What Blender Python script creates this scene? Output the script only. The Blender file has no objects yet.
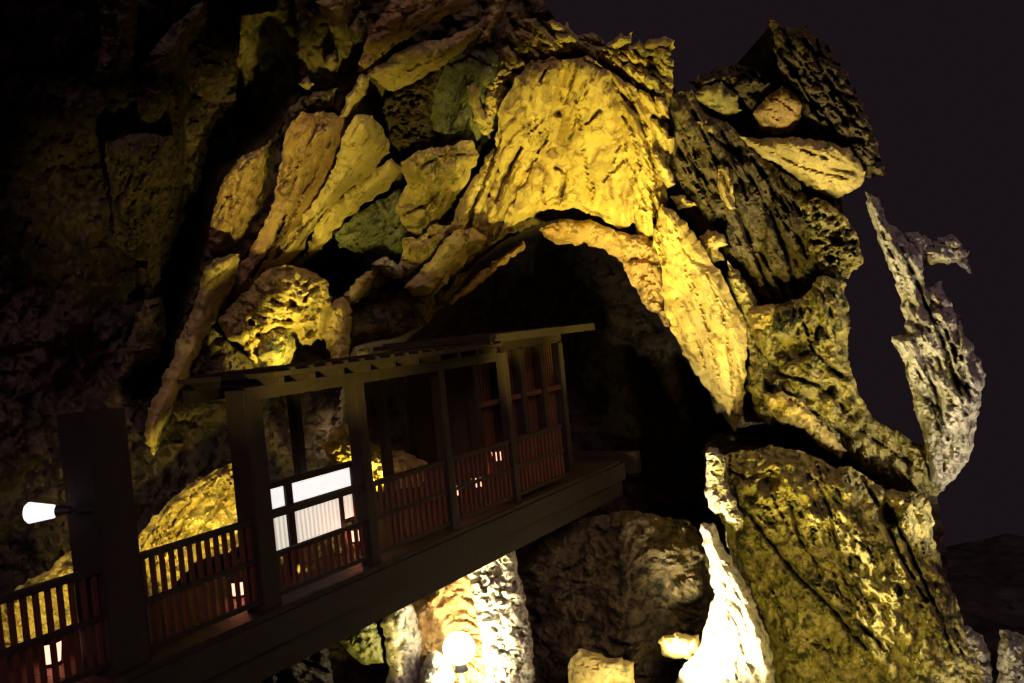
import bpy, bmesh, math, random
from mathutils import Vector, Matrix, noise
from mathutils.geometry import delaunay_2d_cdt

random.seed(7)
SC = bpy.context.scene
COL = SC.collection

# ------------------------------------------------------------------ camera
FPX = 1024 * 35 / 36.0
PITCH, ROLL = math.radians(-1.03), math.radians(5.5)
EYE = Vector((0, 0, 6.0))
F = Vector((0, math.cos(PITCH), math.sin(PITCH)))
U0 = Vector((0, -math.sin(PITCH), math.cos(PITCH)))
R0 = Vector((1, 0, 0))
RT = math.cos(ROLL) * R0 - math.sin(ROLL) * U0
UP = math.sin(ROLL) * R0 + math.cos(ROLL) * U0


def P(x, y, d):
    """world point that stands d metres ahead of the viewer, seen at pixel x, y"""
    return EYE + d * (F + RT * ((x - 512) / FPX) + UP * ((341.5 - y) / FPX))


cam = bpy.data.cameras.new('camera')
cam.lens = 35
cam.sensor_width = 36
cam.clip_end = 300
co = bpy.data.objects.new('camera', cam)
m = Matrix((RT, UP, -F)).transposed().to_4x4()
m.translation = EYE
co.matrix_world = m
COL.objects.link(co)
SC.camera = co

SC.view_settings.view_transform = 'Standard'
SC.view_settings.look = 'None'
SC.view_settings.gamma = 1
SC.view_settings.exposure = 0
SC.view_settings.use_curve_mapping = False

# ------------------------------------------------------------------ world
w = bpy.data.worlds.new('night_sky')
SC.world = w
w.use_nodes = True
bg = w.node_tree.nodes['Background']
bg.inputs[0].default_value = (1.0, 0.62, 0.86, 1)
bg.inputs[1].default_value = 0.0095


# ------------------------------------------------------------------ materials
def rock_mat(name, c1, c2, c3, scale=1.0, bump=0.5, stain=0.5, streak=None):
    """c1, c2: the two rock colours, c3: colour of the lichen / damp stains"""
    mt = bpy.data.materials.new(name)
    mt.use_nodes = True
    nt = mt.node_tree
    N, L = nt.nodes, nt.links
    b = N['Principled BSDF']
    b.inputs['Roughness'].default_value = 0.8
    b.inputs['Specular IOR Level'].default_value = 0.25
    tc = N.new('ShaderNodeTexCoord')
    mp = N.new('ShaderNodeMapping')
    L.new(tc.outputs['Object'], mp.inputs[0])
    if streak:
        mp.inputs['Rotation'].default_value = (0, streak, 0)
        mp.inputs['Scale'].default_value = (2.2, 1.5, 0.55)
    n1 = N.new('ShaderNodeTexNoise')
    n1.inputs['Scale'].default_value = 1.6 * scale
    n1.inputs['Detail'].default_value = 8
    n1.inputs['Roughness'].default_value = 0.65
    L.new(mp.outputs[0], n1.inputs[0])
    r1 = N.new('ShaderNodeValToRGB')
    r1.color_ramp.elements[0].position = 0.38
    r1.color_ramp.elements[1].position = 0.62
    r1.color_ramp.elements[0].color = (*c1, 1)
    r1.color_ramp.elements[1].color = (*c2, 1)
    L.new(n1.outputs[0], r1.inputs[0])
    n2 = N.new('ShaderNodeTexNoise')
    n2.inputs['Scale'].default_value = 4.3 * scale
    n2.inputs['Detail'].default_value = 10
    n2.inputs['Roughness'].default_value = 0.7
    L.new(mp.outputs[0], n2.inputs[0])
    r2 = N.new('ShaderNodeValToRGB')
    r2.color_ramp.elements[0].position = 0.52 - 0.18 * (stain - 0.5)
    r2.color_ramp.elements[1].position = 0.63 - 0.18 * (stain - 0.5)
    L.new(n2.outputs[0], r2.inputs[0])
    n4 = N.new('ShaderNodeTexNoise')
    n4.inputs['Scale'].default_value = 1.5 * scale
    n4.inputs['Detail'].default_value = 6
    n4.inputs['Roughness'].default_value = 0.6
    n4.inputs['Distortion'].default_value = 0.6
    L.new(mp.outputs[0], n4.inputs[0])
    r4 = N.new('ShaderNodeValToRGB')
    r4.color_ramp.elements[0].position = 0.60 - 0.22 * (stain - 0.4)
    r4.color_ramp.elements[1].position = 0.68 - 0.22 * (stain - 0.4)
    L.new(n4.outputs[0], r4.inputs[0])
    mm = N.new('ShaderNodeMath')
    mm.operation = 'MAXIMUM'
    L.new(r2.outputs[0], mm.inputs[0])
    L.new(r4.outputs[0], mm.inputs[1])
    mx = N.new('ShaderNodeMixRGB')
    L.new(mm.outputs[0], mx.inputs[0])
    L.new(r1.outputs[0], mx.inputs[1])
    mx.inputs[2].default_value = (*c3, 1)
    L.new(mx.outputs[0], b.inputs['Base Color'])
    n3 = N.new('ShaderNodeTexNoise')
    n3.inputs['Scale'].default_value = 7 * scale
    n3.inputs['Detail'].default_value = 12
    n3.inputs['Roughness'].default_value = 0.75
    L.new(mp.outputs[0], n3.inputs[0])
    bp = N.new('ShaderNodeBump')
    bp.inputs['Strength'].default_value = bump
    bp.inputs['Distance'].default_value = 0.12
    L.new(n3.outputs[0], bp.inputs['Height'])
    L.new(bp.outputs[0], b.inputs['Normal'])
    return mt


def wood_mat(name, c1, c2, rough=0.7):
    mt = bpy.data.materials.new(name)
    mt.use_nodes = True
    nt = mt.node_tree
    N, L = nt.nodes, nt.links
    b = N['Principled BSDF']
    b.inputs['Roughness'].default_value = rough
    b.inputs['Specular IOR Level'].default_value = 0.2
    tc = N.new('ShaderNodeTexCoord')
    mp = N.new('ShaderNodeMapping')
    mp.inputs['Scale'].default_value = (3, 14, 3)
    L.new(tc.outputs['Object'], mp.inputs[0])
    n = N.new('ShaderNodeTexNoise')
    n.inputs['Scale'].default_value = 2.5
    n.inputs['Detail'].default_value = 6
    L.new(mp.outputs[0], n.inputs[0])
    r = N.new('ShaderNodeValToRGB')
    r.color_ramp.elements[0].color = (*c1, 1)
    r.color_ramp.elements[1].color = (*c2, 1)
    L.new(n.outputs[0], r.inputs[0])
    L.new(r.outputs[0], b.inputs['Base Color'])
    return mt


def plain_mat(name, c, rough=0.5, metal=0.0):
    mt = bpy.data.materials.new(name)
    mt.use_nodes = True
    nt = mt.node_tree
    b = nt.nodes['Principled BSDF']
    n = nt.nodes.new('ShaderNodeTexNoise')
    n.inputs['Scale'].default_value = 30
    r = nt.nodes.new('ShaderNodeValToRGB')
    r.color_ramp.elements[0].color = (*[v * 0.75 for v in c], 1)
    r.color_ramp.elements[1].color = (*c, 1)
    nt.links.new(n.outputs[0], r.inputs[0])
    nt.links.new(r.outputs[0], b.inputs['Base Color'])
    b.inputs['Roughness'].default_value = rough
    b.inputs['Metallic'].default_value = metal
    return mt


def glow_mat(name, c, s):
    mt = bpy.data.materials.new(name)
    mt.use_nodes = True
    nt = mt.node_tree
    b = nt.nodes['Principled BSDF']
    b.inputs['Base Color'].default_value = (*c, 1)
    n = nt.nodes.new('ShaderNodeTexNoise')
    n.inputs['Scale'].default_value = 3
    r = nt.nodes.new('ShaderNodeValToRGB')
    r.color_ramp.elements[0].color = (*[v * 0.8 for v in c], 1)
    r.color_ramp.elements[1].color = (*c, 1)
    nt.links.new(n.outputs[0], r.inputs[0])
    nt.links.new(r.outputs[0], b.inputs['Emission Color'])
    b.inputs['Emission Strength'].default_value = s
    return mt


M = {
    'ochre': rock_mat('ochre_rock', (.36, .27, .08), (.58, .46, .16), (.10, .10, .04), 1.0, .6, .4),
    'fan': rock_mat('yellow_streaked_rock', (.46, .34, .10), (.64, .50, .16), (.20, .13, .04), 1.1, .8, .45),
    'rust': rock_mat('rusty_rock', (.34, .20, .08), (.46, .32, .13), (.14, .09, .05), 1.2, .6, .5),
    'olive': rock_mat('olive_rock', (.24, .21, .07), (.50, .42, .15), (.045, .048, .02), 1.2, .8, .62),
    'moss': rock_mat('mossy_rock', (.12, .13, .075), (.26, .26, .13), (.03, .045, .025), 1.4, .8, .5),
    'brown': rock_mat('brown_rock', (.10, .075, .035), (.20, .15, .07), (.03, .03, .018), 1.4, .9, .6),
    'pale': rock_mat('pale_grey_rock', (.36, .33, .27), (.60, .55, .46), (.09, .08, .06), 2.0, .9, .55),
    'dark': rock_mat('unlit_dark_rock', (.030, .024, .020), (.075, .058, .044), (.015, .013, .011), .8, .8, .5),  # base colour darkened to stand in for unlit rock
    'wall': rock_mat('cliff_rock', (.17, .13, .05), (.32, .25, .10), (.04, .042, .022), 1.1, 1.0, .55),
    'shade_rock': rock_mat('shade_painted_rock', (.045, .032, .026), (.10, .07, .048), (.012, .010, .009), .9, .7, .5),  # darker cliff rock, shade put into its colour
}
WOOD = wood_mat('weathered_dark_wood', (.012, .008, .007), (.032, .021, .016))
REDWOOD = wood_mat('red_brown_wood', (.045, .015, .010), (.10, .034, .020))
METAL = plain_mat('black_painted_metal', (.02, .02, .02), .5, .3)
CURTAIN = glow_mat('lit_striped_paper', (1.0, .96, .86), .78)
_n = CURTAIN.node_tree
_w = _n.nodes.new('ShaderNodeTexWave')
_w.inputs['Scale'].default_value = 4.2
_w.inputs['Distortion'].default_value = 1.0
_tc = _n.nodes.new('ShaderNodeTexCoord')
_n.links.new(_tc.outputs['Object'], _w.inputs[0])
_r = [q for q in _n.nodes if q.type == 'VALTORGB'][0]
_r.color_ramp.elements[0].color = (.62, .55, .36, 1)
_n.links.new(_w.outputs[1], _r.inputs[0])
SCREEN = glow_mat('lit_white_paper', (1.0, .97, .93), 1.0)
LENS = glow_mat('lit_lamp_glass', (1.0, .86, .55), 70.0)
LAMPWHITE = glow_mat('lit_white_lamp_glass', (1.0, .99, .95), 1.25)
PINK = glow_mat('lit_pink_paper', (1.0, .50, .33), 2.2)


# ------------------------------------------------------------------ helpers
def props(o, label=None, cat=None, group=None, kind=None):
    if label: o['label'] = label
    if cat: o['category'] = cat
    if group: o['group'] = group
    if kind: o['kind'] = kind
    return o


def link(name, bm, mat, parent=None, smooth=False):
    me = bpy.data.meshes.new(name)
    bmesh.ops.recalc_face_normals(bm, faces=bm.faces)
    bm.to_mesh(me)
    bm.free()
    me.materials.append(mat)
    if smooth:
        for p in me.polygons: p.use_smooth = True
    o = bpy.data.objects.new(name, me)
    COL.objects.link(o)
    if parent: o.parent = parent
    return o


def box(bm, x0, x1, y0, y1, z0, z1, bev=0.0):
    r = bmesh.ops.create_cube(bm, size=1)
    for v in r['verts']:
        v.co = Vector(((x0 + x1) / 2 + v.co.x * (x1 - x0), (y0 + y1) / 2 + v.co.y * (y1 - y0), (z0 + z1) / 2 + v.co.z * (z1 - z0)))
    if bev:
        es = list({e for v in r['verts'] for e in v.link_edges})
        bmesh.ops.bevel(bm, geom=es, offset=bev, segments=2, affect='EDGES', profile=0.7)


def one_box(name, mat, parent, *a, bev=0.008):
    bm = bmesh.new()
    box(bm, *a, bev=bev)
    return link(name, bm, mat, parent)


def inside(px, py, poly):
    c = False
    j = len(poly) - 1
    for i in range(len(poly)):
        xi, yi = poly[i]
        xj, yj = poly[j]
        if (yi > py) != (yj > py) and px < (xj - xi) * (py - yi) / (yj - yi) + xi:
            c = not c
        j = i
    return c


def edge_dist(px, py, poly):
    best = 1e9
    j = len(poly) - 1
    for i in range(len(poly)):
        ax, ay = poly[j]
        bx, by = poly[i]
        dx, dy = bx - ax, by - ay
        l = dx * dx + dy * dy
        t = 0 if l == 0 else max(0, min(1, ((px - ax) * dx + (py - ay) * dy) / l))
        d = (px - ax - t * dx) ** 2 + (py - ay - t * dy) ** 2
        if d < best: best = d
        j = i
    return math.sqrt(best)


def fbm(x, y, z, octv=5, h=0.9):
    return noise.fractal(Vector((x, y, z)), h, 2.1, octv)


# the general lie of the cliff: distance of the rock face by picture column and row
KX = [(-200, 11.5), (0, 12.5), (130, 13.2), (255, 14.4), (400, 17.0), (560, 20.0), (680, 19.4), (800, 17.8), (900, 17.0), (1000, 16.2), (1300, 15)]


def cliff(x, y):
    for (a, da), (b, db) in zip(KX, KX[1:]):
        if x <= b or b == KX[-1][0]:
            d = da + (db - da) * (x - a) / (b - a)
            break
    return d + 1.0 * (y - 300) / 100 * (1 if y < 300 else 0.25)


ROCKS = []
# joints in the rock: a line, half width, depth; and pits: centre, radius, depth
JOINTS = [
    ([(496, 200), (506, 172), (521, 147)], 3.2, .45), ([(466, 236), (474, 206), (488, 172), (500, 140), (494, 112)], 3.5, .5),
    ([(528, 170), (546, 140)], 2.6, .35), ([(536, 160), (549, 132)], 2.2, .3), ([(586, 124), (600, 110)], 2.5, .3),
    ([(640, 120), (652, 160), (660, 190)], 3, .4), ([(650, 186), (656, 220), (664, 262)], 3.2, .5), ([(604, 180), (622, 160), (626, 140)], 2, .2),
    ([(560, 190), (566, 172), (556, 168)], 2.5, .25), ([(500, 78), (530, 64), (580, 58), (604, 70)], 2.5, .3), ([(612, 84), (632, 104), (648, 128)], 2.5, .3),
    ([(632, 70), (650, 90), (662, 120)], 2.2, .3), ([(618, 100), (634, 134), (640, 170)], 2, .2), ([(576, 100), (582, 140), (590, 190)], 2, .15),
    ([(276, 250), (302, 196), (330, 142)], 2.2, .2), ([(248, 282), (274, 244), (286, 214)], 2.6, .35), ([(300, 160), (318, 124)], 2, .15),
    ([(272, 262), (296, 236), (318, 212)], 2, .25), ([(420, 168), (440, 156), (464, 154)], 2.5, .3), ([(404, 214), (424, 206), (440, 190)], 3, .35),
    ([(430, 238), (444, 218), (460, 190)], 3, .4), ([(440, 66), (470, 56), (494, 66)], 2.5, .25), ([(450, 130), (462, 100), (466, 74)], 2.5, .25),
    ([(382, 54), (402, 36), (430, 20)], 2.4, .3), ([(400, 76), (424, 62), (450, 52)], 2, .15),
    ([(694, 112), (716, 160), (742, 220), (768, 286)], 4, .5), ([(722, 132), (756, 186), (786, 250), (796, 296)], 4, .5), ([(752, 158), (784, 206), (806, 256)], 3.5, .45),
    ([(684, 140), (704, 190), (730, 246)], 3.5, .45), ([(702, 128), (730, 150), (748, 200)], 3, .35), ([(780, 176), (800, 214)], 3, .4),
    ([(772, 152), (806, 168), (846, 178)], 2.2, .2), ([(790, 146), (826, 158)], 2, .2),
    ([(786, 60), (806, 92), (836, 130), (860, 160)], 3.5, .4), ([(806, 40), (826, 76), (850, 112)], 3.5, .4), ([(796, 84), (820, 120)], 3, .3),
    ([(742, 504), (768, 540), (794, 572), (828, 604), (866, 648)], 4, .5), ([(862, 476), (880, 510), (900, 556), (926, 600)], 3.5, .45), ([(816, 480), (830, 512), (838, 548)], 3, .35),
    ([(756, 560), (776, 596), (786, 640)], 3, .3), ([(896, 520), (916, 566), (938, 612), (952, 650)], 3.5, .4), ([(864, 628), (886, 650)], 3.5, .4), ([(790, 500), (800, 540), (822, 570)], 3, .35),
    ([(838, 560), (852, 600), (850, 660)], 2.5, .25), ([(730, 470), (748, 480), (772, 470)], 3, .35),
    ([(902, 248), (924, 300), (948, 352), (966, 414)], 3.2, .4), ([(914, 340), (934, 390), (948, 440)], 3.5, .45), ([(946, 330), (962, 370), (970, 404)], 3, .35), ([(926, 380), (940, 430), (944, 470)], 2.5, .25),
    ([(706, 270), (722, 310), (732, 370), (734, 410)], 2, .12), ([(690, 270), (708, 330), (720, 380)], 2, .12), ([(674, 230), (692, 290)], 2, .1),
    ([(756, 346), (780, 374), (820, 386), (846, 410)], 3.5, .45), ([(800, 310), (812, 350), (840, 376)], 3.5, .4), ([(790, 400), (820, 416), (850, 440)], 3, .35), ([(860, 430), (890, 450), (920, 470)], 3, .35),
    ([(160, 560), (186, 520), (214, 480)], 2.5, .2), ([(180, 560), (204, 524), (234, 490)], 2.5, .2), ([(150, 545), (176, 518), (196, 490)], 2, .18),
]
PITS = [(559, 113, 5, .4), (436, 226, 6, .4), (888, 516, 14, .7), (768, 484, 12, .5), (752, 496, 9, .4), (792, 346, 20, .6), (816, 330, 10, .4), (828, 392, 10, .4), (772, 372, 9, .4), (838, 236, 12, .5),
        (250, 322, 6, .4), (310, 330, 7, .45), (278, 318, 6, .3), (740, 508, 8, .4), (846, 612, 5, .3), (900, 590, 6, .35), (820, 575, 5, .3), (604, 545, 20, .3)]


def carve(x, y):
    """how far the joints and pits cut back the rock at x, y"""
    c = 0.0
    for ln, wd, dp in JOINTS:
        if not (min(p[0] for p in ln) - 6 < x < max(p[0] for p in ln) + 6 and min(p[1] for p in ln) - 6 < y < max(p[1] for p in ln) + 6): continue
        for (ax, ay), (bx, by) in zip(ln, ln[1:]):
            dx, dy = bx - ax, by - ay
            t = max(0, min(1, ((x - ax) * dx + (y - ay) * dy) / (dx * dx + dy * dy)))
            wob = 1.6 * noise.noise(Vector((x / 9, y / 9, 4.4)))
            d = math.hypot(x - ax - t * dx + wob, y - ay - t * dy + wob)
            k = wd * (.75 + .7 * noise.noise(Vector((x / 16, y / 16, 9.1))))
            if d < k: c = max(c, dp * (1 - d / k) ** .7)
    for px, py, r, dp in PITS:
        d = math.hypot(x - px, y - py) * (1 + .5 * noise.noise(Vector((x / 7, y / 7, 2.2))))
        if d < r: c = max(c, dp * (1 - (d / r) ** 2) ** .8)
    return c




def rock(name, poly, mat, off=0.0, tilt=(0, 0), bulge=0.35, wide=22, thick=1.0, amp=0.16, size=38, ang=0.0, stretch=1.0,
         step=2.3, jit=2.0, depth=None, label=None, cat='rock', kind=None, pits=0.0, seed=None, grow=2.2, crack=1.3):
    """a rock with its own traced outline, distance, lean, swell and thickness"""
    seed = seed if seed is not None else len(ROCKS) * 7.31 + 3
    # ragged outline
    area = sum(poly[i - 1][0] * poly[i][1] - poly[i][0] * poly[i - 1][1] for i in range(len(poly)))
    sg = 1 if area > 0 else -1
    gp = []
    for i in range(len(poly)):
        ax, ay = poly[i - 1]
        bx, by = poly[(i + 1) % len(poly)]
        l = math.hypot(bx - ax, by - ay) or 1
        gp.append((poly[i][0] + sg * grow * (by - ay) / l, poly[i][1] - sg * grow * (bx - ax) / l))
    poly = gp
    out = []
    n = len(poly)
    for i in range(n):
        ax, ay = poly[i]
        bx, by = poly[(i + 1) % n]
        l = math.hypot(bx - ax, by - ay)
        k = max(1, int(l / (step * 1.3)))
        for q in range(k):
            t = q / k
            x, y = ax + (bx - ax) * t, ay + (by - ay) * t
            jx = noise.noise(Vector((x * .12, y * .12, seed))) + .6 * noise.noise(Vector((x * .35, y * .35, seed + 4)))
            jy = noise.noise(Vector((x * .12, y * .12, seed + 9))) + .6 * noise.noise(Vector((x * .35, y * .35, seed + 14)))
            out.append((x + jx * jit * 1.5, y + jy * jit * 1.5))
    cx = sum(p[0] for p in poly) / n
    cy = sum(p[1] for p in poly) / n
    xs, ys = [p[0] for p in out], [p[1] for p in out]
    pts = [Vector(p) for p in out]
    edges = [(i, (i + 1) % len(out)) for i in range(len(out))]
    ed = [0.0] * len(out)
    y = min(ys)
    row = 0
    while y < max(ys):
        x = min(xs) + (row % 2) * step / 2
        while x < max(xs):
            qx, qy = x + random.uniform(-.25, .25) * step, y + random.uniform(-.25, .25) * step
            if inside(qx, qy, out):
                e = edge_dist(qx, qy, out)
                if e > step * .55:
                    pts.append(Vector((qx, qy)))
                    ed.append(e)
            x += step
        y += step * .87
        row += 1
    vs, es, fs, ov, oe, of = delaunay_2d_cdt(pts, edges, [], 1, 1e-4)
    vs = [Vector(v) for v in vs]
    e_of = [edge_dist(v.x, v.y, out) for v in vs]
    ca, sa = math.cos(ang), math.sin(ang)
    bm = bmesh.new()
    front, back = [], []
    d0 = depth if depth is not None else None
    for v, e in zip(vs, e_of):
        x, y = v.x, v.y
        base = (cliff(x, y) + off) if d0 is None else d0
        base += tilt[0] * (x - cx) / 100 + tilt[1] * (y - cy) / 100
        t = min(e / wide, 1)
        prof = 1 - (1 - t) ** 2
        u = (x * ca + y * sa) / (size * stretch)      # along the grain
        q = (-x * sa + y * ca) / size                 # across it
        wx = .55 * noise.noise(Vector((x / 60, y / 60, seed + 90)))
        u += wx * .5
        q += wx * 1.3 + .3 * noise.noise(Vector((u * .9, 7.7, seed + 31)))
        nn = fbm(u, q, seed, 5) * amp
        nn += -abs(noise.noise(Vector((u * 1.7, q * 1.7, seed + 20)))) * amp * 0.9
        nn += fbm(x / 9, y / 9, seed + 3, 3) * amp * 0.22
        cr = abs(noise.noise(Vector((u * .55 + 3, q * 1.9, seed + 60))))
        msk = max(0, min(1, .05 + 2.4 * noise.noise(Vector((x / 38, y / 38, seed + 55)))))
        nn += max(0, .09 - cr) / .09 * amp * crack * msk
        nn += fbm(u * 3, q * 5, seed + 71, 3) * amp * .28
        vd = noise.voronoi(Vector((u * 1.3, q * 1.3, seed)))[0]
        nn += (vd[1] - vd[0]) * -amp * .7
        if pits:
            c = noise.noise(Vector((u * 2.6 + 5, q * 2.6, seed + 40)))
            nn += max(0, c - .15) * pits
        nn += carve(x, y)
        k = 0.35 + 0.65 * min(e / 10, 1)
        front.append(bm.verts.new(P(x, y, base - bulge * prof + nn * k)))
        back.append(bm.verts.new(P(x, y, base + thick * (0.45 + 0.55 * prof))))
    bd = {}
    for f in fs:
        if len(f) != 3: continue
        g = sum((vs[i] for i in f), Vector((0, 0))) / 3
        if not inside(g.x, g.y, out): continue
        a, b, c = f
        try:
            bm.faces.new((front[a], front[b], front[c]))
            bm.faces.new((back[c], back[b], back[a]))
        except ValueError:
            continue
        for i, j in ((a, b), (b, c), (c, a)):
            if (j, i) in bd: del bd[(j, i)]
            else: bd[(i, j)] = 1
    for i, j in bd:
        try: bm.faces.new((front[j], front[i], back[i], back[j]))
        except ValueError: pass
    lone = [v for v in bm.verts if not v.link_faces]
    if lone: bmesh.ops.delete(bm, geom=lone, context='VERTS')
    # put the origin inside the rock
    org = P(cx, cy, (cliff(cx, cy) + off) if d0 is None else d0)
    for v in bm.verts: v.co -= org
    o = link(name, bm, M[mat])
    o.location = org
    if kind: o['kind'] = kind
    else: props(o, label, cat, None, 'thing')
    ROCKS.append(o)
    return o


R = math.radians
# ------------------------------------------------------------------ the setting: cliff, recess, floor
rec = [(340, 380), (350, 345), (400, 330), (435, 295), (470, 262), (505, 236), (560, 216), (610, 228), (650, 262), (684, 310), (716, 360),
       (738, 400), (744, 440), (724, 470), (724, 540), (730, 600), (690, 660), (640, 700), (560, 700), (520, 560), (470, 520), (340, 470)]


HOLLOWS = [
    ([(302, 264), (338, 240), (356, 248), (352, 262), (372, 268), (345, 298), (330, 296), (318, 274)], 2.2, 10),
    ([(838, 195), (868, 195), (880, 240), (900, 290), (905, 330), (925, 440), (890, 440), (850, 390), (845, 330), (855, 270)], 3.5, 14),
    ([(712, 424), (740, 425), (765, 420), (800, 428), (842, 456), (845, 470), (800, 452), (760, 448), (712, 448)], 3.0, 9),
    ([(175, -60), (290, -60), (300, 90), (270, 140), (225, 175), (205, 250), (180, 330), (150, 400), (130, 400), (165, 280), (180, 150), (175, 80)], 2.5, 25),
    (rec, 4.6, 30),
]


def wall_back():
    top = [(-120, -90), (500, -90), (530, -20), (560, 26), (584, 40), (610, 46), (640, 66), (665, 70), (676, 92), (700, 90), (722, 76), (762, 74), (776, 60), (772, 22), (806, 32), (846, 80), (868, 130), (866, 180), (842, 192), (846, 260), (838, 330), (846, 390), (872, 424), (915, 448),
           (935, 490), (955, 600), (1000, 680), (1020, 780), (-120, 780)]
    out = []
    for (ax, ay), (bx, by) in zip(top, top[1:] + top[:1]):
        k = max(1, int(math.hypot(bx - ax, by - ay) / 6))
        for q in range(k):
            x, y = ax + (bx - ax) * q / k, ay + (by - ay) * q / k
            out.append((x + 5 * noise.noise(Vector((x * .09, y * .09, 1))), y + 5 * noise.noise(Vector((x * .09, y * .09, 7)))))
    pts = [Vector(p) for p in out]
    st = 4.2
    y, row = -90, 0
    while y < 780:
        x = -120 + (row % 2) * st / 2
        while x < 1020:
            if inside(x, y, top) and edge_dist(x, y, top) > 7:
                pts.append(Vector((x + random.uniform(-1, 1), y + random.uniform(-1, 1))))
            x += st
        y += st * .87
        row += 1
    vs, es, fs, a, b_, c = delaunay_2d_cdt(pts, [(i, (i + 1) % len(out)) for i in range(len(out))], [], 1, 1e-4)
    bm = bmesh.new()
    bv = []
    for v in vs:
        x, y = v[0], v[1]
        d = cliff(x, y) + .40
        d += fbm(x / 60, y / 60, 3.3, 6) * .5 - .35 * abs(noise.noise(Vector((x / 15, y / 22, 8)))) + .12 * fbm(x / 8, y / 8, 2, 3)
        for hp, hd, hw in HOLLOWS:
            if inside(x, y, hp): d += hd * min(1, edge_dist(x, y, hp) / hw) ** .6
        bv.append(bm.verts.new(P(x, y, d)))
    for f in fs:
        g = sum((Vector(vs[i]) for i in f), Vector((0, 0))) / len(f)
        if inside(g.x, g.y, out):
            fc = bm.faces.new([bv[i] for i in f])
            dark = inside(g.x, g.y, rec) or g.x < 215 - g.y * .12 or g.y > 470 or (g.y > 392 and g.x < 430) or any(inside(g.x, g.y, h_[0]) for h_ in HOLLOWS[:3])  # shade of recess, hollows and lower cliff painted with the darker rock
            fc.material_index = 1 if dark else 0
    r = bmesh.ops.extrude_face_region(bm, geom=bm.faces[:])
    bmesh.ops.translate(bm, verts=[v for v in r['geom'] if isinstance(v, bmesh.types.BMVert)], vec=(0, 2.5, 0))
    bmesh.ops.delete(bm, geom=[v for v in bm.verts if not v.link_faces], context='VERTS')
    o = link('wall_back', bm, M['wall'])
    o.data.materials.append(M['shade_rock'])
    props(o, kind='structure')


wall_back()


def wall_left():
    bm = bmesh.new()
    g = {}
    for j in range(60):
        for i in range(26):
            s, z = i / 25, j / 59
            # a dark bluff that runs along the left of the ravine
            y = 9.6 + 5.5 * s
            x = -6.9 + .2 * s + fbm(s * 3, z * 5, 8.2, 5) * .6 - .5 * math.sin(z * 5)
            g[i, j] = bm.verts.new((x, y + fbm(s * 4, z * 5, 2.2, 4) * .4, -.2 + 13.5 * z))
    for i in range(25):
        for j in range(59):
            bm.faces.new((g[i, j], g[i + 1, j], g[i + 1, j + 1], g[i, j + 1]))
    r = bmesh.ops.extrude_face_region(bm, geom=bm.faces[:])
    bmesh.ops.translate(bm, verts=[v for v in r['geom'] if isinstance(v, bmesh.types.BMVert)], vec=(-1.5, 0, 0))
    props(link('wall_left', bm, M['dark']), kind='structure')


wall_left()


def floor():
    bm = bmesh.new()
    g = {}
    for i in range(61):
        for j in range(53):
            x, y = -14 + i * .5, -3 + j * .5
            g[i, j] = bm.verts.new((x, y, fbm(x * .5, y * .5, 1.1, 5) * .25 - .1))
    for i in range(60):
        for j in range(52):
            bm.faces.new((g[i, j], g[i + 1, j], g[i + 1, j + 1], g[i, j + 1]))
    r = bmesh.ops.extrude_face_region(bm, geom=bm.faces[:])
    bmesh.ops.translate(bm, verts=[v for v in r['geom'] if isinstance(v, bmesh.types.BMVert)], vec=(0, 0, -.6))
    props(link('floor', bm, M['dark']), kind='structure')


floor()

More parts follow.
